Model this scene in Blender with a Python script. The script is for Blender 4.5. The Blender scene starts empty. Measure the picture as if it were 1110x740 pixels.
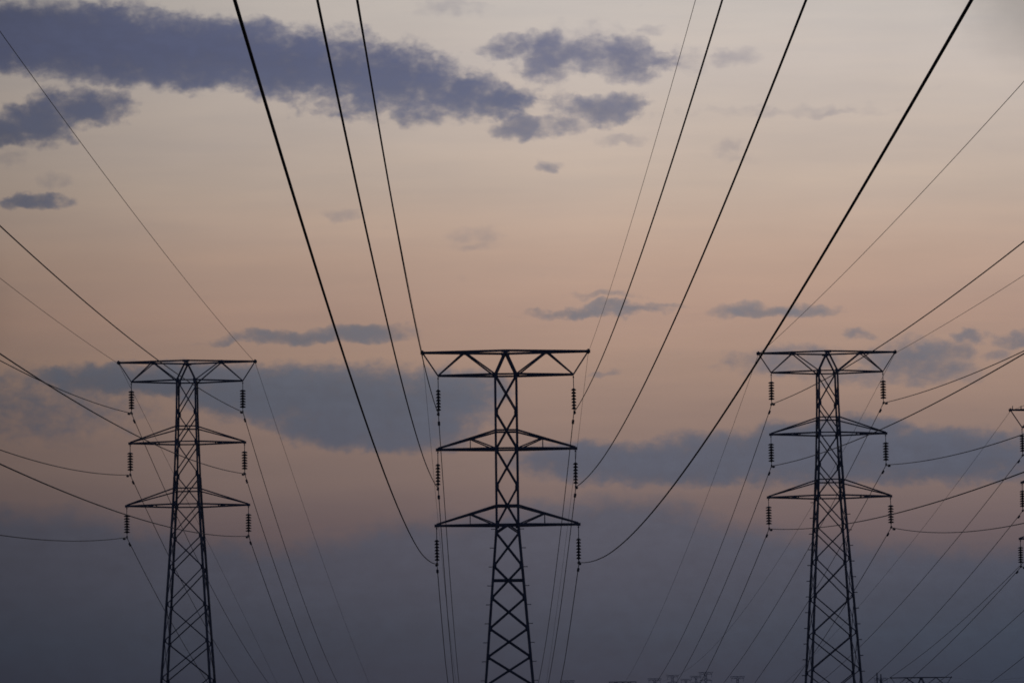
import bpy, bmesh, math, random
from mathutils import Vector, Matrix
R = math.radians
random.seed(4)
scene = bpy.context.scene
COL = scene.collection

# ------------------------------------------------------------------ camera
F_PX, PITCH, ROLL, YAW, Y_PP = 2790.0, 0.062239, -0.01245, 0.010465, 770.38
EYE = Vector((0, 0, 1.7))
fw = Vector((math.sin(YAW) * math.cos(PITCH), math.cos(YAW) * math.cos(PITCH), math.sin(PITCH)))
rt = fw.cross(Vector((0, 0, 1))).normalized()
up = rt.cross(fw)
rt, up = rt * math.cos(ROLL) + up * math.sin(ROLL), up * math.cos(ROLL) - rt * math.sin(ROLL)
cd = bpy.data.cameras.new('camera')
cam = bpy.data.objects.new('camera', cd)
COL.objects.link(cam)
cam.matrix_world = Matrix(((rt.x, up.x, -fw.x, EYE.x), (rt.y, up.y, -fw.y, EYE.y), (rt.z, up.z, -fw.z, EYE.z), (0, 0, 0, 1)))
cd.sensor_fit = 'HORIZONTAL'
cd.sensor_width = 36
cd.lens = F_PX / 1110 * 36
cd.shift_y = (Y_PP - 370) / 1110
cd.clip_start = 0.5
cd.clip_end = 20000
scene.camera = cam
scene.view_settings.view_transform = 'Standard'
scene.view_settings.look = 'None'
scene.view_settings.exposure = 0
scene.view_settings.gamma = 1
scene.view_settings.use_curve_mapping = False
scene.render.film_transparent = False
scene.cycles.max_bounces = 4
scene.cycles.volume_bounces = 0
try:
    scene.cycles.filter_width = 1.7
except Exception:
    pass

def ray(X, Y):
    """world direction of a place in the sky given in the 1110x740 frame of the photograph"""
    return (fw * F_PX + rt * (X - 555) + up * (Y_PP - Y)).normalized()

# ------------------------------------------------------------------ dusk sky
def lin(c):
    return tuple((v / 12.92 if v <= 0.04045 else ((v + 0.055) / 1.055) ** 2.4) for v in [x / 255 for x in c])

SUN_EL, SUN_AZ = R(1.5), R(2.0)
world = bpy.data.worlds.new('World')
scene.world = world
world.use_nodes = True
nt = world.node_tree
nt.nodes.clear()
N = nt.nodes.new
L = nt.links.new

def val(sock, v):
    if isinstance(v, (int, float)):
        sock.default_value = v
    elif isinstance(v, (tuple, list)):
        sock.default_value = v
    else:
        L(v, sock)

def m(op, a, b=None, c=None, clamp=False):
    n = N('ShaderNodeMath'); n.operation = op; n.use_clamp = clamp
    for i, v in enumerate((a, b, c)):
        if v is not None:
            val(n.inputs[i], v)
    return n.outputs[0]

def vm(op, a, b=None, c=None, out=0):
    n = N('ShaderNodeVectorMath'); n.operation = op
    for i, v in enumerate((a, b, c)):
        if v is not None:
            val(n.inputs[i], v)
    return n.outputs[out]

def sstep(x, a, b):
    n = N('ShaderNodeMapRange'); n.interpolation_type = 'SMOOTHSTEP'
    val(n.inputs[0], x); n.inputs[1].default_value = a; n.inputs[2].default_value = b
    return n.outputs[0]

def ramp(x, stops, lo, hi):
    """stops: (position, sRGB) ; the position is rescaled from lo..hi to 0..1"""
    n = N('ShaderNodeValToRGB')
    e = n.color_ramp.elements
    for i, (p, c) in enumerate(stops):
        p = (p - lo) / (hi - lo)
        el = e[i] if i < 2 else e.new(p)
        el.position = p
    for i, (p, c) in enumerate(sorted(stops)):
        e[i].color = (*lin(c), 1)
    L(m('MULTIPLY_ADD', x, 1 / (hi - lo), -lo / (hi - lo), clamp=True), n.inputs[0])
    return n.outputs[0]

def curve(x, stops, lo, hi):
    n = N('ShaderNodeValToRGB')
    n.color_ramp.interpolation = 'B_SPLINE'
    e = n.color_ramp.elements
    for i, (p, c) in enumerate(stops):
        p = (p - lo) / (hi - lo)
        el = e[i] if i < 2 else e.new(p)
        el.position = p
    for i, (p, c) in enumerate(sorted(stops)):
        e[i].color = (c, c, c, 1)
    L(m('MULTIPLY_ADD', x, 1 / (hi - lo), -lo / (hi - lo), clamp=True), n.inputs[0])
    return n.outputs[0]

def mix(f, a, b):
    n = N('ShaderNodeMix'); n.data_type = 'RGBA'
    val(n.inputs['Factor'], f)
    val(n.inputs[6], a); val(n.inputs[7], b)
    return n.outputs[2]

def noise(vec, scale, detail=4, rough=0.55, color=False):
    n = N('ShaderNodeTexNoise'); n.noise_dimensions = '3D'
    val(n.inputs['Vector'], vec)
    n.inputs['Scale'].default_value = scale
    n.inputs['Detail'].default_value = detail
    n.inputs['Roughness'].default_value = rough
    return n.outputs['Color' if color else 'Fac']

K = 27.9                                    # sky units: 1 unit = 1/27.9 of a radian near the sunset point
tc = N('ShaderNodeTexCoord')
sep = N('ShaderNodeSeparateXYZ'); L(tc.outputs['Generated'], sep.inputs[0])
dx, dy, dz = sep.outputs
front = m('MAXIMUM', dy, 0.03)
u = m('MULTIPLY', m('DIVIDE', dx, front), K)
v = m('MULTIPLY', m('DIVIDE', dz, front), K)
cmb = N('ShaderNodeCombineXYZ'); L(u, cmb.inputs[0]); L(v, cmb.inputs[1])
P = cmb.outputs[0]

def at(X, Y):
    d = ray(X, Y)
    return (d.x / d.y * K, d.z / d.y * K)

def vY(Y):
    return at(555, Y)[1]

# wind-stretched noise that breaks up every cloud edge
Pst = vm('MULTIPLY', P, (1.0, 1.35, 1.0))
w1 = vm('SUBTRACT', noise(Pst, 1.7, 2, 0.5, True), (0.5, 0.5, 0.5))
w2 = vm('SUBTRACT', noise(Pst, 5.5, 3, 0.55, True), (0.5, 0.5, 0.5))
warp = vm('ADD', vm('MULTIPLY', w1, (0.36, 0.22, 0)), vm('MULTIPLY', w2, (0.20, 0.16, 0)))
PW = vm('ADD', P, warp)
fine = noise(vm('ADD', Pst, vm('MULTIPLY', w2, (0.25, 0.25, 0))), 3.6, 4, 0.5)
puff = noise(vm('MULTIPLY', P, (1.0, 1.5, 1.0)), 7.5, 3, 0.5)
coarse = noise(vm('MULTIPLY', P, (0.45, 1.5, 1.0)), 1.3, 4, 0.55)
bands = noise(vm('MULTIPLY', P, (0.22, 2.2, 1.0)), 1.0, 5, 0.6)

def blob(cx, cy, rx, ry, w=1.0):
    c = at(cx, cy)
    q = vm('MULTIPLY', vm('SUBTRACT', PW, (c[0], c[1], 0)), (100 / rx, 100 / ry, 0))
    r2 = vm('DOT_PRODUCT', q, q, out=1)
    return m('MULTIPLY_ADD', m('MINIMUM', r2, 4.0), -w, w)

def field(blobs):
    f = None
    for b in blobs:
        e = blob(*b)
        if f is None:
            f = e
        else:
            n = N('ShaderNodeMath'); n.operation = 'SMOOTH_MAX'
            L(f, n.inputs[0]); L(e, n.inputs[1]); n.inputs[2].default_value = 0.25
            f = n.outputs[0]
    return f

UPPER = [(-20, 38, 160, 48, 1.5), (90, 45, 140, 46, 1.5), (160, 53, 125, 45, 1.4), (240, 60, 115, 44, 1.3), (310, 69, 105, 42, 1.2), (370, 75, 95, 46),
         (430, 88, 84, 40), (490, 99, 74, 30, .9), (540, 108, 52, 22, .9), (440, 72, 64, 24, .55), (395, 112, 70, 22, .5), (470, 122, 60, 14, .4),
         (85, 117, 66, 25), (45, 131, 48, 29, 1.1), (0, 143, 55, 20, 1.1), (122, 111, 26, 20, .7),
         (36, 218, 42, 11, .9)]
CLUSTER = [(556, 51, 42, 15, .8), (592, 64, 38, 29, 1.0), (615, 56, 34, 17, 1.0), (590, 47, 28, 18, .9), (637, 59, 46, 22, .8), (681, 63, 44, 27, 1.0), (717, 66, 22, 12, .6),
           (652, 119, 46, 19, 1.1), (682, 111, 28, 14, .9), (622, 132, 20, 8, .4), (564, 138, 38, 14, 1.0), (606, 136, 26, 10, .55), (626, 127, 24, 9, .5), (604, 110, 18, 14, .4),
           (592, 179, 18, 9, .6)]
WISPS = [(676, 151, 30, 7, .6), (705, 30, 22, 6, .45), (795, 62, 30, 12, .55), (745, 66, 22, 13, .35), (905, 123, 40, 4, .45), (792, 165, 22, 16, .3), (480, 8, 40, 14, .35),
         (370, 231, 22, 8, .5), (515, 256, 32, 9, .4), (520, 267, 30, 6, .4), (55, 192, 18, 10, .5), (12, 170, 20, 9, .45), (835, 121, 90, 5, .15), (640, 34, 40, 10, .25)]
EDGE_DIM = [(1190, -40, 190, 170), (-60, 330, 90, 120, .5)]
THIN = [(350, 366, 122, 9), (392, 361, 66, 11), (280, 369, 66, 6, .7), (635, 339, 78, 7, .8), (672, 335, 56, 7, .8), (660, 322, 46, 6, .5), (705, 330, 40, 4, .4),
        (838, 337, 84, 8, .8), (815, 335, 40, 9, .7), (988, 388, 66, 25, .8), (1030, 380, 36, 16, .7), (1012, 403, 58, 16, .7), (860, 392, 84, 18, .6), (930, 406, 66, 14, .5),
        (1052, 364, 24, 9, .7), (1043, 381, 22, 10, .6), (1104, 369, 28, 11, .7), (929, 365, 18, 6, .5), (1080, 384, 22, 8, .4), (660, 404, 24, 4, .3)]
BANKS = [(110, 408, 100, 14, .7), (200, 413, 160, 20, .9), (330, 428, 120, 36), (400, 440, 135, 46), (430, 460, 100, 28), (475, 428, 66, 32, .9),
         (300, 418, 130, 22), (15, 440, 120, 36, .22), (370, 462, 80, 26), (420, 476, 70, 15, .7), (510, 424, 46, 24, .6), (260, 432, 70, 20, .9),
         (870, 494, 200, 34), (740, 503, 170, 25), (1000, 492, 160, 32), (640, 500, 90, 23, .9), (1090, 492, 90, 28, .6), (880, 472, 76, 22), (935, 466, 66, 18, .9)]

def density(blobs, n, amp, off, k, top):
    d = m('ADD', field(blobs), m('MULTIPLY_ADD', n, amp, off - amp / 2))
    d = m('MAXIMUM', d, 0.0)
    d = m('MULTIPLY', m('MULTIPLY', d, d), -k)              # soft start, then saturating like real vapour
    return m('MULTIPLY', m('SUBTRACT', 1.0, m('EXPONENT', d)), top)

lump = m('MULTIPLY_ADD', puff, 0.45, m('MULTIPLY', fine, 0.75))
aU = density(UPPER, lump, 1.8, 0.06, 2.6, 0.96)
aC = density(CLUSTER, lump, 1.7, 0.04, 2.0, 0.86)
aW = density(WISPS, lump, 1.8, 0.10, 1.4, 0.42)
aT = density(THIN, lump, 1.4, 0.0, 2.4, 0.86)
aV = m('MULTIPLY_ADD', sstep(field(EDGE_DIM), 0.0, 1.0), -0.36, 1.0)      # dimming at top right corner and left edge, painted into the clear sky
aB = density(BANKS, lump, 1.2, 0.17, 3.4, 0.94)

# the low bank of haze cloud along the horizon; its top edge wanders with the bearing
def crest(X, Y):
    return (at(X, 500)[0], (640 - Y) / 110)
top = curve(u, [crest(*q) for q in ((-60, 541), (75, 547), (150, 562), (230, 584), (310, 588), (400, 572), (480, 560), (560, 548), (660, 538), (735, 542), (800, 574), (900, 592), (1170, 604))],
            at(-60, 500)[0], at(1170, 500)[0])
toplev = m('MULTIPLY_ADD', top, vY(530) - vY(640), vY(640))
sp2 = N('ShaderNodeSeparateXYZ'); L(PW, sp2.inputs[0])
edge = m('MULTIPLY_ADD', m('SUBTRACT', lump, 0.6), 0.24, toplev)
aL = m('MULTIPLY', sstep(m('SUBTRACT', edge, sp2.outputs[1]), -0.14, 0.24), 0.88)

# colours: clear sky and cloud, both by height above the horizon
lo, hi = vY(960), vY(-700)
def stops(lst):
    return [(vY(Y), c) for Y, c in lst]
clear = ramp(v, stops([(960, (36, 52, 72)), (740, (47, 66, 86)), (690, (59, 71, 89)), (620, (100, 92, 99)), (570, (118, 103, 105)), (510, (141, 121, 115)), (450, (158, 133, 122)),
                       (395, (176, 147, 131)), (340, (186, 155, 139)), (280, (197, 168, 150)), (200, (203, 183, 168)), (120, (206, 191, 180)), (60, (208, 196, 188)),
                       (0, (206, 197, 190)), (-250, (168, 170, 178)), (-700, (122, 130, 150))]), lo, hi)
cloud = ramp(v, stops([(960, (34, 50, 70)), (740, (46, 66, 86)), (690, (59, 75, 93)), (620, (76, 85, 102)), (560, (84, 91, 107)), (490, (90, 98, 115)), (430, (94, 103, 119)),
                       (370, (106, 113, 127)), (330, (113, 118, 129)), (215, (112, 117, 136)), (130, (100, 107, 132)), (50, (92, 100, 132)),
                       (-250, (92, 97, 122)), (-700, (84, 90, 112))]), lo, hi)
# the afterglow fades to both sides of the place where the sun went down
x0, x1 = at(-500, 300)[0], at(1700, 300)[0]
glow = curve(u, [(x0, .25), (at(-200, 300)[0], .45), (at(0, 300)[0], .58), (at(200, 300)[0], .78), (at(400, 300)[0], .87), (at(600, 300)[0], 1.0), (at(800, 300)[0], 1.05),
                 (at(1000, 300)[0], 1.05), (at(1130, 300)[0], 1.03), (at(1300, 300)[0], .78), (x1, .35)], x0, x1)
def scale(col, f):
    n = N('ShaderNodeVectorMath'); n.operation = 'SCALE'
    L(col, n.inputs[0]); val(n.inputs[3], f)
    return n.outputs[0]
tint = N('ShaderNodeCombineXYZ')
val(tint.inputs[0], m('MULTIPLY_ADD', bands, 0.06, 0.97)); tint.inputs[1].default_value = 1.0
val(tint.inputs[2], m('MULTIPLY_ADD', bands, -0.10, 1.05))
clear = vm('MULTIPLY', clear, tint.outputs[0])
cloud = scale(cloud, m('MULTIPLY_ADD', lump, 0.34, 0.80))
clear = scale(clear, aV)
sky = mix(aL, clear, cloud)
for a in (aB, aT, aW, aC, aU):
    sky = mix(a, sky, cloud)
# faint streaks of high haze so that no part of the clear sky is perfectly even
streak = m('MULTIPLY_ADD', coarse, 0.10, m('MULTIPLY_ADD', bands, 0.22, 0.84))
fac = m('MULTIPLY', glow, streak)
sky = scale(sky, fac)
# away from the sunset the sky is already the dull blue of night
back = sstep(dy, -0.15, 0.55)
night = ramp(dz, [(-1, (18, 20, 26)), (-0.02, (26, 28, 38)), (0.05, (46, 52, 74)), (0.4, (50, 58, 88)), (1, (50, 60, 92))], -1, 1)
sky = mix(back, night, sky)
bg = N('ShaderNodeBackground'); L(sky, bg.inputs[0]); bg.inputs[1].default_value = 1.0
st = N('ShaderNodeTexSky'); st.sky_type = 'NISHITA'; st.sun_disc = False
st.sun_elevation = SUN_EL; st.sun_rotation = SUN_AZ
bg2 = N('ShaderNodeBackground'); L(st.outputs[0], bg2.inputs[0]); bg2.inputs[1].default_value = 0.002
add = N('ShaderNodeAddShader'); L(bg.outputs[0], add.inputs[0]); L(bg2.outputs[0], add.inputs[1])
out = N('ShaderNodeOutputWorld'); L(add.outputs[0], out.inputs[0])
world.cycles.sampling_method = 'MANUAL'
world.cycles.sample_map_resolution = 1024

# the sun has all but set straight ahead, behind the haze
sd = bpy.data.lights.new('sun', 'SUN')
sun = bpy.data.objects.new('sun', sd)
COL.objects.link(sun)
sd.energy = 0.08
sd.angle = R(4)
sd.color = (1.0, 0.62, 0.38)
tosun = Vector((math.sin(SUN_AZ) * math.cos(SUN_EL), math.cos(SUN_AZ) * math.cos(SUN_EL), math.sin(SUN_EL)))
sun.rotation_euler = tosun.to_track_quat('Z', 'Y').to_euler()

# ------------------------------------------------------------------ helpers
def tag(o, label=None, cat=None, group=None, kind=None):
    for k, x in (('label', label), ('category', cat), ('group', group), ('kind', kind)):
        if x:
            o[k] = x
    return o

def link_mesh(name, bm, mat, parent=None, loc=(0, 0, 0), smooth=False):
    me = bpy.data.meshes.new(name)
    bm.normal_update()
    bm.to_mesh(me); bm.free()
    me.materials.append(mat)
    if smooth:
        for p in me.polygons:
            p.use_smooth = True
    o = bpy.data.objects.new(name, me)
    o.location = loc
    COL.objects.link(o)
    o.parent = parent
    return o

def empty(name, loc):
    o = bpy.data.objects.new(name, None)
    o.empty_display_size = 0.5
    o.location = loc
    COL.objects.link(o)
    return o

def bar(bm, a, b, w, h=None, L_=False):
    """square or angle-section steel between two points"""
    a = Vector(a); b = Vector(b); h = h or w
    d = (b - a)
    if d.length < 1e-5:
        return
    d.normalize()
    s = d.cross(Vector((0, 0, 1)))
    if s.length < 0.05:
        s = Vector((1, 0, 0))
    s.normalize(); t = s.cross(d)
    vs = []
    for p in (a, b):
        for i, j in ((-1, -1), (1, -1), (1, 1), (-1, 1)):
            vs.append(bm.verts.new(p + s * w * .5 * i + t * h * .5 * j))
    for f in ((0, 1, 5, 4), (1, 2, 6, 5), (2, 3, 7, 6), (3, 0, 4, 7), (3, 2, 1, 0), (4, 5, 6, 7)):
        bm.faces.new([vs[k] for k in f])

def angle_bar(bm, a, b, w, sx, sy, th=.022):
    """an L section: two thin flanges meeting on the outer corner (sx, sy)"""
    a = Vector(a); b = Vector(b)
    prof = [(0, 0), (-w * sx, 0), (-w * sx, -th * sy), (-th * sx, -th * sy), (-th * sx, -w * sy), (0, -w * sy)]
    r0 = [bm.verts.new(a + Vector((x, y, 0))) for x, y in prof]
    r1 = [bm.verts.new(b + Vector((x, y, 0))) for x, y in prof]
    fl = sx * sy < 0
    n = len(prof)
    for i in range(n):
        q = [r0[i], r0[(i + 1) % n], r1[(i + 1) % n], r1[i]]
        bm.faces.new(q if fl else q[::-1])
    for r_ in (r0, r1):
        for quad in ((0, 1, 2, 3), (0, 3, 4, 5)):
            bm.faces.new([r_[k] for k in quad])

def disc(bm, c, r, h, seg=12, axis=Vector((0, 0, 1)), r2=None):
    """a closed drum or cone frustum standing on c along axis"""
    axis = axis.normalized()
    s = axis.cross(Vector((0, 1, 0.013))).normalized(); t = axis.cross(s)
    c = Vector(c); r2 = r if r2 is None else r2
    lo_ = [bm.verts.new(c + (s * math.cos(k) + t * math.sin(k)) * r) for k in [2 * math.pi * i / seg for i in range(seg)]]
    hi_ = [bm.verts.new(c + axis * h + (s * math.cos(k) + t * math.sin(k)) * r2) for k in [2 * math.pi * i / seg for i in range(seg)]]
    for i in range(seg):
        j = (i + 1) % seg
        bm.faces.new((lo_[i], lo_[j], hi_[j], hi_[i]))
    bm.faces.new(lo_[::-1]); bm.faces.new(hi_)

def lathe(bm, prof, z0, seg=14):
    rings = []
    for r_, z in prof:
        rings.append([bm.verts.new((r_ * math.cos(2 * math.pi * i / seg), r_ * math.sin(2 * math.pi * i / seg), z0 + z)) for i in range(seg)])
    for a, b in zip(rings, rings[1:]):
        for i in range(seg):
            j = (i + 1) % seg
            bm.faces.new((a[i], a[j], b[j], b[i]))
    bm.faces.new(rings[0][::-1]); bm.faces.new(rings[-1])

def tube(bm, pts, r, seg=6):
    rings = []
    for i, p in enumerate(pts):
        d = (pts[min(i + 1, len(pts) - 1)] - pts[max(i - 1, 0)]).normalized()
        s = d.cross(Vector((0, 0, 1))).normalized(); t = s.cross(d)
        rings.append([bm.verts.new(p + (s * math.cos(2 * math.pi * k / seg) + t * math.sin(2 * math.pi * k / seg)) * r) for k in range(seg)])
    for a, b in zip(rings, rings[1:]):
        for k in range(seg):
            j = (k + 1) % seg
            bm.faces.new((a[k], a[j], b[j], b[k]))
    bm.faces.new(rings[0][::-1]); bm.faces.new(rings[-1])

# ------------------------------------------------------------------ materials
def material(name, c1, c2, scale, rough, metal=0.0, bump=0.0, rmix=0.15):
    mt = bpy.data.materials.new(name); mt.use_nodes = True
    t = mt.node_tree; b = t.nodes['Principled BSDF']
    co = t.nodes.new('ShaderNodeTexCoord')
    n = t.nodes.new('ShaderNodeTexNoise'); n.inputs['Scale'].default_value = scale; n.inputs['Detail'].default_value = 6
    t.links.new(co.outputs['Object'], n.inputs['Vector'])
    r_ = t.nodes.new('ShaderNodeValToRGB')
    r_.color_ramp.elements[0].position = .35; r_.color_ramp.elements[0].color = (*c1, 1)
    r_.color_ramp.elements[1].position = .68; r_.color_ramp.elements[1].color = (*c2, 1)
    t.links.new(n.outputs['Fac'], r_.inputs[0]); t.links.new(r_.outputs[0], b.inputs['Base Color'])
    mr = t.nodes.new('ShaderNodeMath'); mr.operation = 'MULTIPLY_ADD'
    t.links.new(n.outputs['Fac'], mr.inputs[0]); mr.inputs[1].default_value = rmix; mr.inputs[2].default_value = rough
    t.links.new(mr.outputs[0], b.inputs['Roughness'])
    b.inputs['Metallic'].default_value = metal
    if bump:
        bp = t.nodes.new('ShaderNodeBump'); bp.inputs['Strength'].default_value = bump; bp.inputs['Distance'].default_value = .2
        t.links.new(n.outputs['Fac'], bp.inputs['Height']); t.links.new(bp.outputs[0], b.inputs['Normal'])
    return mt

STEEL = material('weathered_steel', (.085, .09, .10), (.18, .185, .195), 1.6, .5, .3)
PORC = material('brown_glazed_porcelain', (.035, .022, .018), (.055, .034, .026), 5, .25)
FITTING = material('galvanised_fitting', (.08, .08, .085), (.13, .13, .135), 9, .5, .4)
WIRE = material('aluminium_strand', (.06, .06, .063), (.10, .10, .105), 3, .55, .4)
GROUND = material('dry_veld', (.035, .04, .018), (.10, .085, .045), .06, .95, 0, .6, 0)
CONCRETE = material('concrete_footing', (.22, .21, .2), (.32, .31, .29), 4, .9)

# ------------------------------------------------------------------ ground
def sm(x, a, b):
    t = min(1, max(0, (x - a) / (b - a)))
    return t * t * (3 - 2 * t)

def ground_z(x, y):
    w = sm(y, 620, 1150) * 44 + sm(y, 1150, 2350) * 106
    w += (math.sin(x * .0021 + 1.3) * 5 + math.sin(x * .0057 + y * .002) * 2.2) * sm(y, 700, 1500)
    w += .35 * math.sin(x * .031 + .4) * math.sin(y * .027) * sm(math.hypot(x, y), 12, 90)
    return w

bm = bmesh.new()
def axis_steps(a, b, near):
    o, p = [], a
    while p < b:
        o.append(p)
        p += max(near, abs(p) * .06)
    o.append(b)
    return o
xs = sorted({-q for q in axis_steps(0, 9000, 8)} | set(axis_steps(0, 9000, 8)))
ys = sorted({-q for q in axis_steps(0, 9000, 8)} | set(axis_steps(0, 9000, 8)))
grid = [[bm.verts.new((x, y, ground_z(x, y))) for x in xs] for y in ys]
for j in range(len(ys) - 1):
    for i in range(len(xs) - 1):
        bm.faces.new((grid[j][i], grid[j][i + 1], grid[j + 1][i + 1], grid[j + 1][i]))
tag(link_mesh('ground', bm, GROUND, smooth=True), kind='structure')

# ------------------------------------------------------------------ pylons
def interp(tab, z):
    for (z0, a), (z1, b) in zip(tab, tab[1:]):
        if z0 >= z >= z1:
            return a + (b - a) * (z0 - z) / (z0 - z1)
    return tab[-1][1]

TYPES = {
    'slim': dict(tip=5.98, low=4.88, arms=((-7.05, 4.95, -5.74), (-12.55, 5.10, -11.17)), body=((-1.66, .76), (-12.55, .78), (-24, 1.70), (-60, 4.6)),
                 nodes=(-1.68, -4.37, -7.05, -9.75, -12.55, -15.5, -17.8, -20.0, -22.05, -24.1, -26.4, -29.0, -32.0, -35.4), strut=-16.55, web=True,
                 leg=.165, brace=.092, chord=.14, depth=((-1.66, .5), (-12.55, .5), (-24, .62), (-40, 1.0), (-60, 1.4))),
    'broad': dict(tip=5.94, low=4.85, arms=((-7.10, 4.97, -5.76), (-12.58, 5.28, -11.2)), body=((-1.7, .80), (-4.5, .83), (-7.1, .91), (-10, 1.0), (-12.58, 1.12), (-27.7, 2.06), (-60, 4.0)),
                  nodes=(-1.7, -4.5, -7.1, -9.9, -12.58, -15.35, -18.1, -21.35, -24.5, -27.7, -31.1, -34.8, -38.8, -42.6), strut=None, web=False,
                  leg=.15, brace=.09, chord=.12),
}

def pylon(x, y, ztop, kind, label, bolts=(), pegs=False):
    T = TYPES[kind]
    root = empty('pylon', (x, y, ground_z(x, y)))
    tag(root, label, 'pylon', 'lattice pylons carrying the power lines')
    H = ztop - root.location.z                       # local height of the top beam
    def hw(z): return interp(T['body'], z)
    def C(sx, sy, z): return Vector((sx * hw(z), sy * (interp(T['depth'], z) if 'depth' in T else hw(z)), H + z))
    dk = .6 if 'depth' in T else .78
    ap = lambda name, bm, par=root, mat=STEEL: link_mesh(name, bm, mat, par)
    ztopbody = T['nodes'][0]
    # four legs of angle steel, the body ones bending over to meet at the peak
    for sx in (-1, 1):
        for sy in (-1, 1):
            bm = bmesh.new()
            zs = [ztopbody] + [b[0] for b in T['body'] if -H + .3 < b[0] < ztopbody] + [-H + .12]
            for z0, z1 in zip(zs, zs[1:]):
                bar(bm, C(sx, sy, z0), C(sx, sy, z1), T['leg'])
            bar(bm, (0, sy * dk, H), C(sx, sy, ztopbody), T['leg'] * .92)
            for zn in T['nodes']:                     # gusset plates where the braces are bolted on
                if zn > -H + 1:
                    p = C(sx, sy, zn)
                    bar(bm, p + Vector((sx * .01, -sy * .09, .16)), p + Vector((sx * .01, -sy * .09, -.16)), .05, .2)
                    bar(bm, p + Vector((-sx * .09, sy * .015, .16)), p + Vector((-sx * .09, sy * .015, -.16)), .2, .05)
            leg = ap('leg', bm)
            fb = bmesh.new()
            foot = C(sx, sy, -H)
            bar(fb, foot + Vector((0, 0, -.8)), foot + Vector((0, 0, .3)), .6)
            ap('footing', fb, leg, CONCRETE)
            if (sx, sy) in bolts:
                z = -12.9
                first = None
                k = 0
                while z > -H + 2:
                    p = C(sx, sy, z)
                    if first is None:
                        bb = bmesh.new()
                        disc(bb, (0, 0, 0), .026 if T['web'] else .036, .34, 6, Vector((sx, 0, 0)))
                        disc(bb, (sx * .33, 0, 0), .05, .03, 6, Vector((sx, 0, 0)))
                        first = link_mesh('step_bolt', bb, FITTING, leg, p)
                    else:
                        o = first.copy(); COL.objects.link(o); o.parent = leg; o.location = p
                    k += 1
                    z -= 1.36
    # crossed braces on the four faces, panel by panel
    nodes = [z for z in T['nodes'] if z > -H + 2.5] + [-H + .5]
    for k, (z0, z1) in enumerate(zip(nodes, nodes[1:])):
        for f in range(4):
            a = [(-1, -1), (1, -1), (1, 1), (-1, 1)][f]; b = [(1, -1), (1, 1), (-1, 1), (-1, -1)][f]
            nrm = Vector(((0, -1, 0), (1, 0, 0), (0, 1, 0), (-1, 0, 0))[f]) * (T['brace'] * .5)
            bm = bmesh.new()
            if T['web'] and abs(z0 + 12.55) < .01:    # under the lowest arm the slim pylon has an inverted V on a full X
                zz = -13.1
                mid = (C(*a, z0) + C(*b, z0)) / 2
                bar(bm, mid, C(*a, zz), T['brace'] * 1.1); bar(bm, mid, C(*b, zz), T['brace'] * 1.05)
                z0_ = zz
            else:
                z0_ = z0
            bw = T['brace'] * (1 if f in (0, 2) else .55)
            bar(bm, C(*a, z0_) + nrm, C(*b, z1) + nrm, bw)
            bar(bm, C(*b, z0_) - nrm * .9, C(*a, z1) - nrm * .9, bw * .96)
            ap('cross_brace', bm)
    lv = [ztopbody]
    for za, xa, zt in T['arms']:
        lv += [za, zt]
    if T['strut']:
        lv.append(T['strut'])
    for z in lv:                                     # horizontal rings
        bm = bmesh.new()
        for f in range(4):
            a = [(-1, -1), (1, -1), (1, 1), (-1, 1)][f]; b = [(1, -1), (1, 1), (-1, 1), (-1, -1)][f]
            th = T['chord'] * .8 + .004 * f
            bar(bm, C(*a, z) + Vector((0, 0, .006 * f)), C(*b, z) + Vector((0, 0, .006 * f)), th)
        ap('horizontal_strut', bm)
    # side arms
    for za, xa, zt in T['arms']:
        for sx in (-1, 1):
            arm = ap('crossarm', _plate(sx * xa, H + za))
            for sy in (-1, 1):
                tipp = Vector((sx * xa, sy * .05, H + za))
                bm = bmesh.new(); bar(bm, tipp, C(sx, sy, za), T['chord'], T['chord'] * 1.02); ap('bottom_chord', bm, arm)
                tt = Vector((sx * xa, sy * .05, H + za + .09))
                bm = bmesh.new(); bar(bm, tt, C(sx, sy, zt), T['chord'] * .82); ap('tie_bar', bm, arm)
                if T['web']:
                    q = tt.lerp(C(sx, sy, zt), .56); pb = tipp.lerp(C(sx, sy, za), .545)
                    bm = bmesh.new()
                    bar(bm, q, Vector((q.x, pb.y, pb.z)), .06)
                    bar(bm, q, C(sx, sy, za), .085)
                    ap('web_brace', bm, arm)
            for t in (.3, .62):
                bm = bmesh.new()
                bar(bm, Vector((sx * xa, .05, H + za)).lerp(C(sx, 1, za), t), Vector((sx * xa, -.05, H + za)).lerp(C(sx, -1, za), t), .07)
                ap('plan_brace', bm, arm)
            q = Vector((sx * xa, -.05, H + za)).lerp(C(sx, -1, za), .52)
            bm = bmesh.new()
            bar(bm, q + Vector((-.22, 0, -.09)), q + Vector((.22, 0, -.09)), .06, .1)
            ap('splice_plate', bm, arm)
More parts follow.
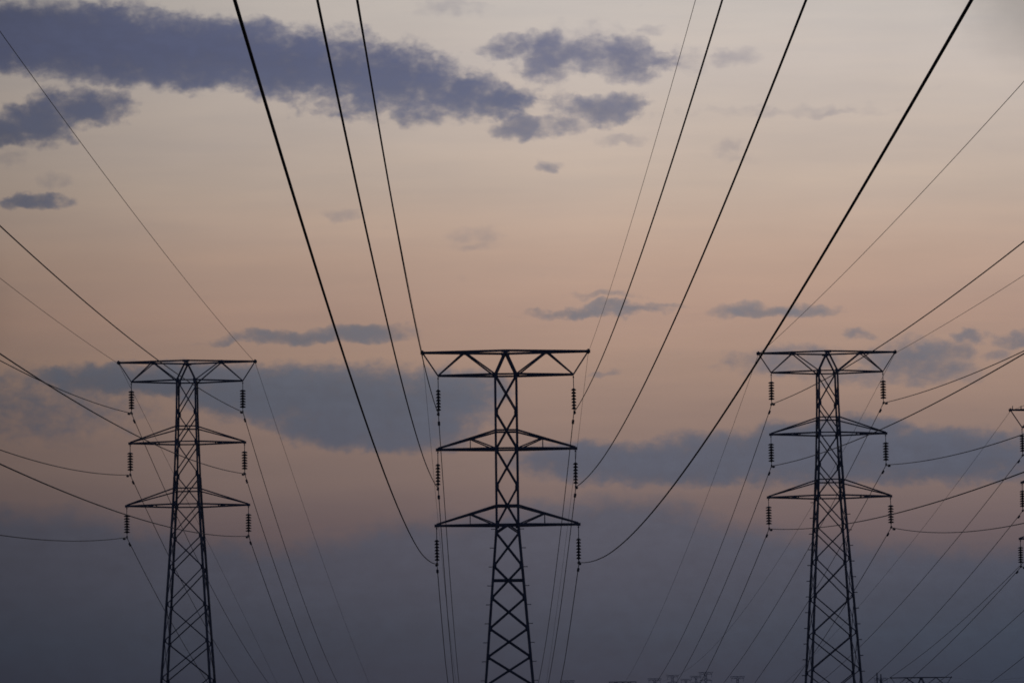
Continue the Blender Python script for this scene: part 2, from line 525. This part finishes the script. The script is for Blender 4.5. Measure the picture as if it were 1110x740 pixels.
    # top beam, one half each side, carried on struts that fan out from the body
    for sx in (-1, 1):
        beam = ap('top_beam', _plate(sx * T['tip'], H))
        tip = Vector((sx * T['tip'], 0, H)); low = Vector((sx * T['low'], 0, H + ztopbody))
        for sy in (-1, 1):
            bm = bmesh.new(); bar(bm, tip + Vector((0, sy * .05, 0)), (0, sy * dk, H), T['chord'], T['chord'] * 1.03); ap('top_chord', bm, beam)
            bm = bmesh.new(); bar(bm, low + Vector((0, sy * .05, 0)), C(sx, sy, ztopbody), T['chord'] * .95); ap('bottom_chord', bm, beam)
            nd = tip.lerp(Vector((0, sy * dk, H)), .505)
            bm = bmesh.new()
            bar(bm, low, nd, T['chord'] * .72)
            bar(bm, nd, C(sx, sy, ztopbody), T['chord'] * .74)
            bar(bm, nd + Vector((-.2, 0, -.02)), nd + Vector((.2, 0, -.02)), .08, .2)
            ap('web_brace', bm, beam)
        bm = bmesh.new(); bar(bm, tip, low, T['chord'] * .7); ap('end_strut', bm, beam)
        bm = bmesh.new()
        disc(bm, tip + Vector((0, -.12, -.17)), .07, .32, 8); disc(bm, tip + Vector((sx * .02, -.28, -.06)), .09, .5, 8, Vector((0, 1, 0)))
        ap('earth_wire_clamp', bm, beam, FITTING)
        if pegs:
            for q in (.22, 1.05):
                bm = bmesh.new(); disc(bm, tip + Vector((-sx * q, 0, .06)), .05, .34, 8, r2=.035); ap('peg', bm, beam)
    bm = bmesh.new()
    bar(bm, (0, -dk - .05, H + .01), (0, dk + .05, H + .01), .16, .12)
    for sy in (-1, 1):
        bar(bm, (-.3, sy * (dk + .03), H - .03), (.3, sy * (dk + .03), H - .03), .06, .2)
    ap('peak_plate', bm)
    return root

def _plate(x, z):
    bm = bmesh.new()
    bar(bm, (x - .15, 0, z), (x + .15, 0, z), .13, .2)
    return bm

LINES = {   # x, y, height of top beam, type, phrase
    'A': (1.769, 183.786, 39.10, 'slim', 'the central pylon'),
    'L': (-25.63, 222.306, 46.35, 'broad', 'the leftmost pylon'),
    'R': (29.99, 220.661, 46.26, 'broad', 'the pylon right of centre'),
    'D': (57.298, 247.238, 45.82, 'broad', 'the pylon cut off by the right edge'),
    'E': (86.504, 508.005, 39.10, 'slim', 'the distant pylon behind'),
}
pylon(*LINES['A'][:4], 'largest dark lattice pylon in the centre, webbed arms and a single slim body', bolts=((-1, -1), (1, -1)))
pylon(*LINES['L'][:4], 'dark lattice pylon nearest the left edge, plain unwebbed arms, no bolts seen on its legs')
pylon(*LINES['R'][:4], 'dark lattice pylon right of centre, plain unwebbed arms, step bolts up its splayed legs', bolts=((-1, 1), (1, -1)))
pylon(*LINES['D'][:4], 'pylon cut off by the right edge, only its left arm tips showing', pegs=True)
pylon(*LINES['E'][:4], 'distant pylon low at the bottom right, only its wide top beam showing')

# ------------------------------------------------------------------ insulator strings
ARM = {'u': (0, 'top beam', 'top'), 'm': (0, 'middle crossarm', 'middle'), 'l': (0, 'lowest crossarm', 'lowest')}
ATT = {'sL': (-5.98, -.1), 'sR': (5.98, -.1), 'uL': (-4.88, -4.45), 'uR': (4.88, -4.45), 'mL': (-5.0, -9.85), 'mR': (5.0, -9.85), 'lL': (-5.25, -15.3), 'lR': (5.25, -15.3)}

def make_string(n_disc, rad, pitch, rod_len, drop):
    """a hanging string, its top at the origin"""
    root = empty('insulator_string', (0, 0, 0))
    bm = bmesh.new()
    bar(bm, (0, 0, .02), (0, 0, -rod_len), .055)
    disc(bm, (0, -.05, -.14), .06, .1, 8, Vector((0, 1, 0)))
    link_mesh('hanger', bm, FITTING, root)
    bm = bmesh.new()
    lathe(bm, [(.03, -pitch - .01), (.06, -pitch + .02), (.075, -.13), (rad * .6, -.15), (rad * .96, -.145), (rad, -.12), (rad * .85, -.085), (rad * .5, -.03), (.075, -.005), (.06, 0)], 0)
    first = link_mesh('porcelain_disc', bm, PORC, root, (0, 0, -rod_len), True)
    for k in range(1, n_disc):
        o = first.copy(); COL.objects.link(o); o.parent = root; o.location = (0, 0, -rod_len - k * pitch)
    z = -rod_len - n_disc * pitch
    bm = bmesh.new()
    bar(bm, (0, 0, z + .03), (0, 0, -drop + .04), .055)
    bar(bm, (0, -.3, -drop), (0, .3, -drop), .12, .16)
    link_mesh('wire_clamp', bm, FITTING, root)
    return root

def copy_tree(o, parent=None):
    c = o.copy(); COL.objects.link(c); c.parent = parent
    for ch in list(o.children):
        copy_tree(ch, c)
    return c

PH = {'A': 'the central pylon', 'L': 'the leftmost pylon', 'R': 'the pylon right of centre', 'D': 'the pylon at the right edge'}
protos = {}
for ln in 'ALRD':
    x, y, zt, kind, _ = LINES[ln]
    T = TYPES[kind]
    for w in ('uL', 'uR', 'mL', 'mR', 'lL', 'lR'):
        if ln == 'D' and w[1] == 'R':
            continue                                  # outside the photograph
        sx = -1 if w[1] == 'L' else 1
        if w[0] == 'u':
            ax, az = T['low'], T['nodes'][0]
        else:
            az, ax, _z = T['arms'][0 if w[0] == 'm' else 1]
        drop = az - .06 - ATT[w][1]
        key = (kind,)
        if key not in protos:
            s = protos[key] = make_string(*((7, .185, .225, .95, 2.72) if kind == 'slim' else (7, .265, .236, .72, 2.70)))
        else:
            s = copy_tree(protos[key])
        s.location = (x + sx * ax, y, zt + az - .06)
        s.scale = (1, 1, drop / 2.71)
        s.rotation_euler = (R(random.uniform(-.5, .5)), R(random.uniform(-.5, .5)), R(random.uniform(-8, 8)))
        tag(s, 'insulator string under %s end of %s, %s' % ('left' if sx < 0 else 'right', ARM[w[0]][1], PH[ln]), 'insulator', 'insulator strings under the pylon arms')

# ------------------------------------------------------------------ wires: one cable each, sagging to both sides of its pylon
# (line, side of the pylon, wire, slope at the clamp, sag coefficient, drift sideways per metre)
SPANS = [
    (0, -1, 7, -0.12562, 0.000373, -0.00228), (0, -1, 6, -0.11998, 0.000376, -0.00007), (0, -1, 4, -0.12671, 0.000403, -0.00024),
    (0, -1, 2, -0.13625, 0.000429, -0.00017), (0, -1, 3, -0.12856, 0.000400, -0.00008), (0, -1, 5, -0.12653, 0.000397, -0.00007),
    (0, -1, 1, -0.09403, 0.000248, -0.00023), (0, -1, 0, -0.08980, 0.000189, -0.00004), (1, -1, 1, -0.10145, 0.000158, -0.00004),
    (1, -1, 3, -0.13818, 0.000276, -0.00017), (1, -1, 0, -0.10479, 0.000190, 0.00000), (1, -1, 2, -0.14800, 0.000406, 0.00007),
    (1, -1, 5, -0.14364, 0.000301, 0.00011), (1, -1, 4, -0.15763, 0.000491, 0.00041), (1, -1, 7, -0.13625, 0.000282, -0.00022),
    (1, -1, 6, -0.15181, 0.000408, 0.00007), (2, -1, 0, -0.10909, 0.000157, 0.00023), (2, -1, 2, -0.14053, 0.000291, -0.00037),
    (2, -1, 1, -0.11319, 0.000158, 0.00003), (2, -1, 3, -0.14693, 0.000385, -0.00000), (2, -1, 4, -0.13871, 0.000291, -0.00046),
    (2, -1, 5, -0.15185, 0.000502, -0.00038), (2, -1, 6, -0.14117, 0.000308, -0.00060), (2, -1, 7, -0.16813, 0.000709, -0.00157),
    (0, 1, 6, -0.11065, 0.000417, 0.00173), (0, 1, 4, -0.13721, 0.000410, 0.00090), (0, 1, 2, -0.14004, 0.000413, 0.00073),
    (0, 1, 3, -0.13041, 0.000423, -0.00047), (0, 1, 5, -0.12529, 0.000419, -0.00066), (0, 1, 7, -0.11344, 0.000416, -0.00087),
    (0, 1, 1, -0.12096, 0.000197, 0.00067), (0, 1, 0, -0.09211, 0.000203, 0.00045), (2, 1, 3, -0.12656, 0.000269, -0.00052),
    (2, 1, 2, -0.14330, 0.000395, -0.00002), (2, 1, 4, -0.13686, 0.000400, -0.00005), (2, 1, 6, -0.13523, 0.000375, -0.00020),
    (2, 1, 5, -0.12284, 0.000237, -0.00052), (2, 1, 7, -0.13912, 0.000387, -0.00006), (1, 1, 6, -0.15375, 0.000495, -0.00081),
    (3, 1, 0, -0.10091, 0.000189, -0.00001), (1, 1, 7, -0.14172, 0.000389, -0.00024), (1, 1, 5, -0.14811, 0.000379, -0.00030),
    (1, 1, 3, -0.14684, 0.000372, -0.00025), (1, 1, 4, -0.14683, 0.000380, -0.00019), (1, 1, 2, -0.14634, 0.000372, -0.00017),
    (1, 1, 1, -0.08031, 0.000101, 0.00051), (1, 1, 0, -0.08684, -0.000030, 0.00006), (2, 1, 0, -0.09980, 0.000198, -0.00002),
    (2, 1, 1, -0.10126, 0.000268, 0.00022), (3, 1, 2, -0.10843, 0.000252, 0.00041), (3, 1, 4, -0.12252, 0.000339, -0.00026),
    (3, 1, 6, -0.11464, 0.000372, -0.00020), (3, 1, 3, -0.11876, 0.000312, -0.00031), (3, 1, 5, -0.11794, 0.000302, -0.00030),
    (3, 1, 7, -0.10823, 0.000266, -0.00036)]
SPAN = {(a, b, c): (d, e, f) for a, b, c, d, e, f in SPANS}

def damper(cable, p, d):
    """dumb-bell vibration damper clamped under the cable"""
    bm = bmesh.new()
    d = d.normalized()
    dn = Vector((0, 0, -.10))
    disc(bm, p + dn - d * .30, .095, .2, 8, d); disc(bm, p + dn + d * .10, .095, .2, 8, d)
    disc(bm, p + dn - d * .14, .014, .28, 6, d)
    bar(bm, p + Vector((0, 0, .03)), p + dn - Vector((0, 0, .03)), .06)
    link_mesh('vibration_damper', bm, FITTING, cable)

def span(x, y, z, q, sgn, t):
    return Vector((x + q[2] * t, y + sgn * t, z + q[0] * t + q[1] * t * t))

for ln in 'ALRDE':
    x, y, zt, kind, phrase = LINES[ln]
    for w, (ox, oz) in ATT.items():
        earth = w[0] == 's'
        if ln == 'E' and not earth:
            continue
        if ln == 'D' and w in ('sR',):
            continue
        T = TYPES[kind]
        sx = -1 if w[1] == 'L' else 1
        ax = T['tip'] if earth else (T['low'] if w[0] == 'u' else T['arms'][0 if w[0] == 'm' else 1][1])
        dn = SPAN.get(('ALRDE'.index(ln), -1, list(ATT).index(w))) or ([-.098, .00019, 0] if earth else [-.138, .00038, 0])
        df = SPAN.get(('ALRDE'.index(ln), 1, list(ATT).index(w))) or ([-.098, .0002, 0] if earth else [-.14, .0004, 0])
        z = zt + oz
        px = x + ox
        fix = x + sx * ax                             # where the clamp really is
        def pt(q, s, t):
            p = span(px, y, z, q, s, t)
            p.x += (fix - px) * max(0, 1 - t / 40)
            return p
        near_len = y + 60 if ln != 'E' else 330
        far_len = 300 if ln != 'E' else 330
        tn = [near_len * (i / 150) for i in range(150, 0, -1)]
        tf = [far_len * (i / 90) ** 1.0 for i in range(0, 91)]
        pts = [pt(dn, -1, t) for t in tn] + [pt(df, 1, t) for t in tf]
        r = .029 if not earth else .0115
        if ln in 'LRD':
            r = .031 if not earth else .0165
        bm = bmesh.new()
        tube(bm, pts, r)
        c = link_mesh('earth_wire' if earth else 'power_cable', bm, WIRE, smooth=True)
        side = 'left' if sx < 0 else 'right'
        if earth:
            tag(c, 'thin earth wire on top %s tip of %s' % (side, PH.get(ln, 'the distant pylon at bottom right')), 'cable', 'earth wires on the pylon tips')
        else:
            tag(c, 'power cable at %s %s insulator of %s' % (ARM[w[0]][2], side, PH[ln]), 'cable', 'power cables slung from pylon to pylon')
            for q, s, tt in ((dn, -1, 1.55), (df, 1, 1.9)):
                damper(c, pt(q, s, tt), pt(q, s, tt + .1) - pt(q, s, tt))

# ------------------------------------------------------------------ far pylons on the ridge, too small to show parts
def far_pylon(X, Y, wpx, label):
    d = ray(X, Y)
    dist = 12.0 * F_PX / wpx
    p = EYE + d * (dist / d.y)
    gz = ground_z(p.x, p.y)
    H = p.z - gz
    T = TYPES['slim']
    bm = bmesh.new()
    def hw(z): return interp(T['body'], z)
    def C(sx, sy, z): return Vector((sx * hw(z), sy * hw(z), H + z))
    th = .3
    for sx in (-1, 1):
        for sy in (-1, 1):
            bar(bm, C(sx, sy, -1.66), C(sx, sy, -12.55), th); bar(bm, C(sx, sy, -12.55), C(sx, sy, -H), th)
            bar(bm, (0, sy * .7, H), C(sx, sy, -1.66), th * .9)
            bar(bm, (sx * 6, 0, H), (0, sy * .7, H), th); bar(bm, (sx * 4.9, 0, H - 1.66), C(sx, sy, -1.66), th * .95)
            bar(bm, (sx * 3, sy * .3, H), (sx * 4.9, 0, H - 1.66), th * .8); bar(bm, (sx * 3, sy * .3, H), C(sx, sy, -1.66), th * .8)
            for za, xa, zt in T['arms']:
                bar(bm, (sx * xa, 0, H + za), C(sx, sy, za), th); bar(bm, (sx * xa, 0, H + za + .1), C(sx, sy, zt), th * .8)
        for zc in (-1.66, -7.05, -12.55):
            bar(bm, (sx * 5, 0, H + zc), (sx * 5, 0, H + zc - 2.8), .24)
        bar(bm, (sx * 6, 0, H), (sx * 4.9, 0, H - 1.66), th * .8)
    zz = [z for z in T['nodes'] if z > -H + 2] + [-H + .3]
    for z0, z1 in zip(zz, zz[1:]):
        for sy in (-1, 1):
            bar(bm, C(-1, sy, z0), C(1, sy, z1), .16); bar(bm, C(1, sy, z0) + Vector((0, .1, 0)), C(-1, sy, z1) + Vector((0, .1, 0)), .15)
            bar(bm, C(sy, -1, z0), C(sy, 1, z1), .16); bar(bm, C(sy, 1, z0) + Vector((.1, 0, 0)), C(sy, -1, z1) + Vector((.1, 0, 0)), .15)
    o = link_mesh('pylon', bm, STEEL, None, (p.x, p.y, gz))
    tag(o, label, 'pylon', 'tiny pylons on the far ridge')

for a in [(765, 728, 15.5, 'tallest of the tiny far pylons low on the skyline, left of the right pylon'),
          (729, 731.3, 13.5, 'tiny far pylon second from the left in the skyline cluster'),
          (709.5, 735, 15, 'tiny far pylon at the left end of the skyline cluster, just a top beam'),
          (754.5, 732.3, 13, 'tiny far pylon tucked against the left of the tallest far pylon'),
          (743.5, 735.6, 12, 'smallest and lowest far pylon in the middle of the skyline cluster'),
          (799.5, 732.6, 15.5, 'lone tiny far pylon standing apart at the right end of the cluster'),
          (615, 737.2, 16, 'tiny far pylon top just right of the central pylon leg'),
          (955, 734.4, 16, 'tiny far pylon behind the twin poles beside the right pylon'),
          (675, 738.6, 30, 'low dark beam of a far pylon left of the skyline cluster')]:
    far_pylon(*a)

# twin steel poles beside the foot of the right-hand pylon
d1, d2 = ray(950.6, 728.6), ray(954.8, 730.2)
DP = 620.0
a, b = EYE + d1 * (DP / d1.y), EYE + d2 * (DP / d2.y)
for p, lab in ((a, 'taller left one of two dark bare poles beside the right pylon leg'), (b, 'shorter right one of two dark bare poles beside the right pylon leg')):
    gz = ground_z(p.x, p.y)
    bm = bmesh.new()
    disc(bm, (0, 0, -.5), .24, p.z - gz + .5, 10, r2=.15)
    o = link_mesh('pole', bm, STEEL, None, (p.x, p.y, gz))
    tag(o, lab, 'pole', 'pair of tall poles')

# ------------------------------------------------------------------ evening haze hanging over the plain
bm = bmesh.new()
bmesh.ops.create_cube(bm, size=1)
hz = bpy.data.materials.new('haze'); hz.use_nodes = True
t = hz.node_tree; t.nodes.clear()
pv = t.nodes.new('ShaderNodeVolumePrincipled')
pv.inputs['Color'].default_value = (.52, .58, .74, 1)
pv.inputs['Density'].default_value = .00016
mo = t.nodes.new('ShaderNodeOutputMaterial'); t.links.new(pv.outputs[0], mo.inputs['Volume'])
h = link_mesh('haze', bm, hz)
h.scale = (19000, 19000, 240)
h.location = (0, 0, 240 / 2 - 10)
tag(h, kind='stuff')
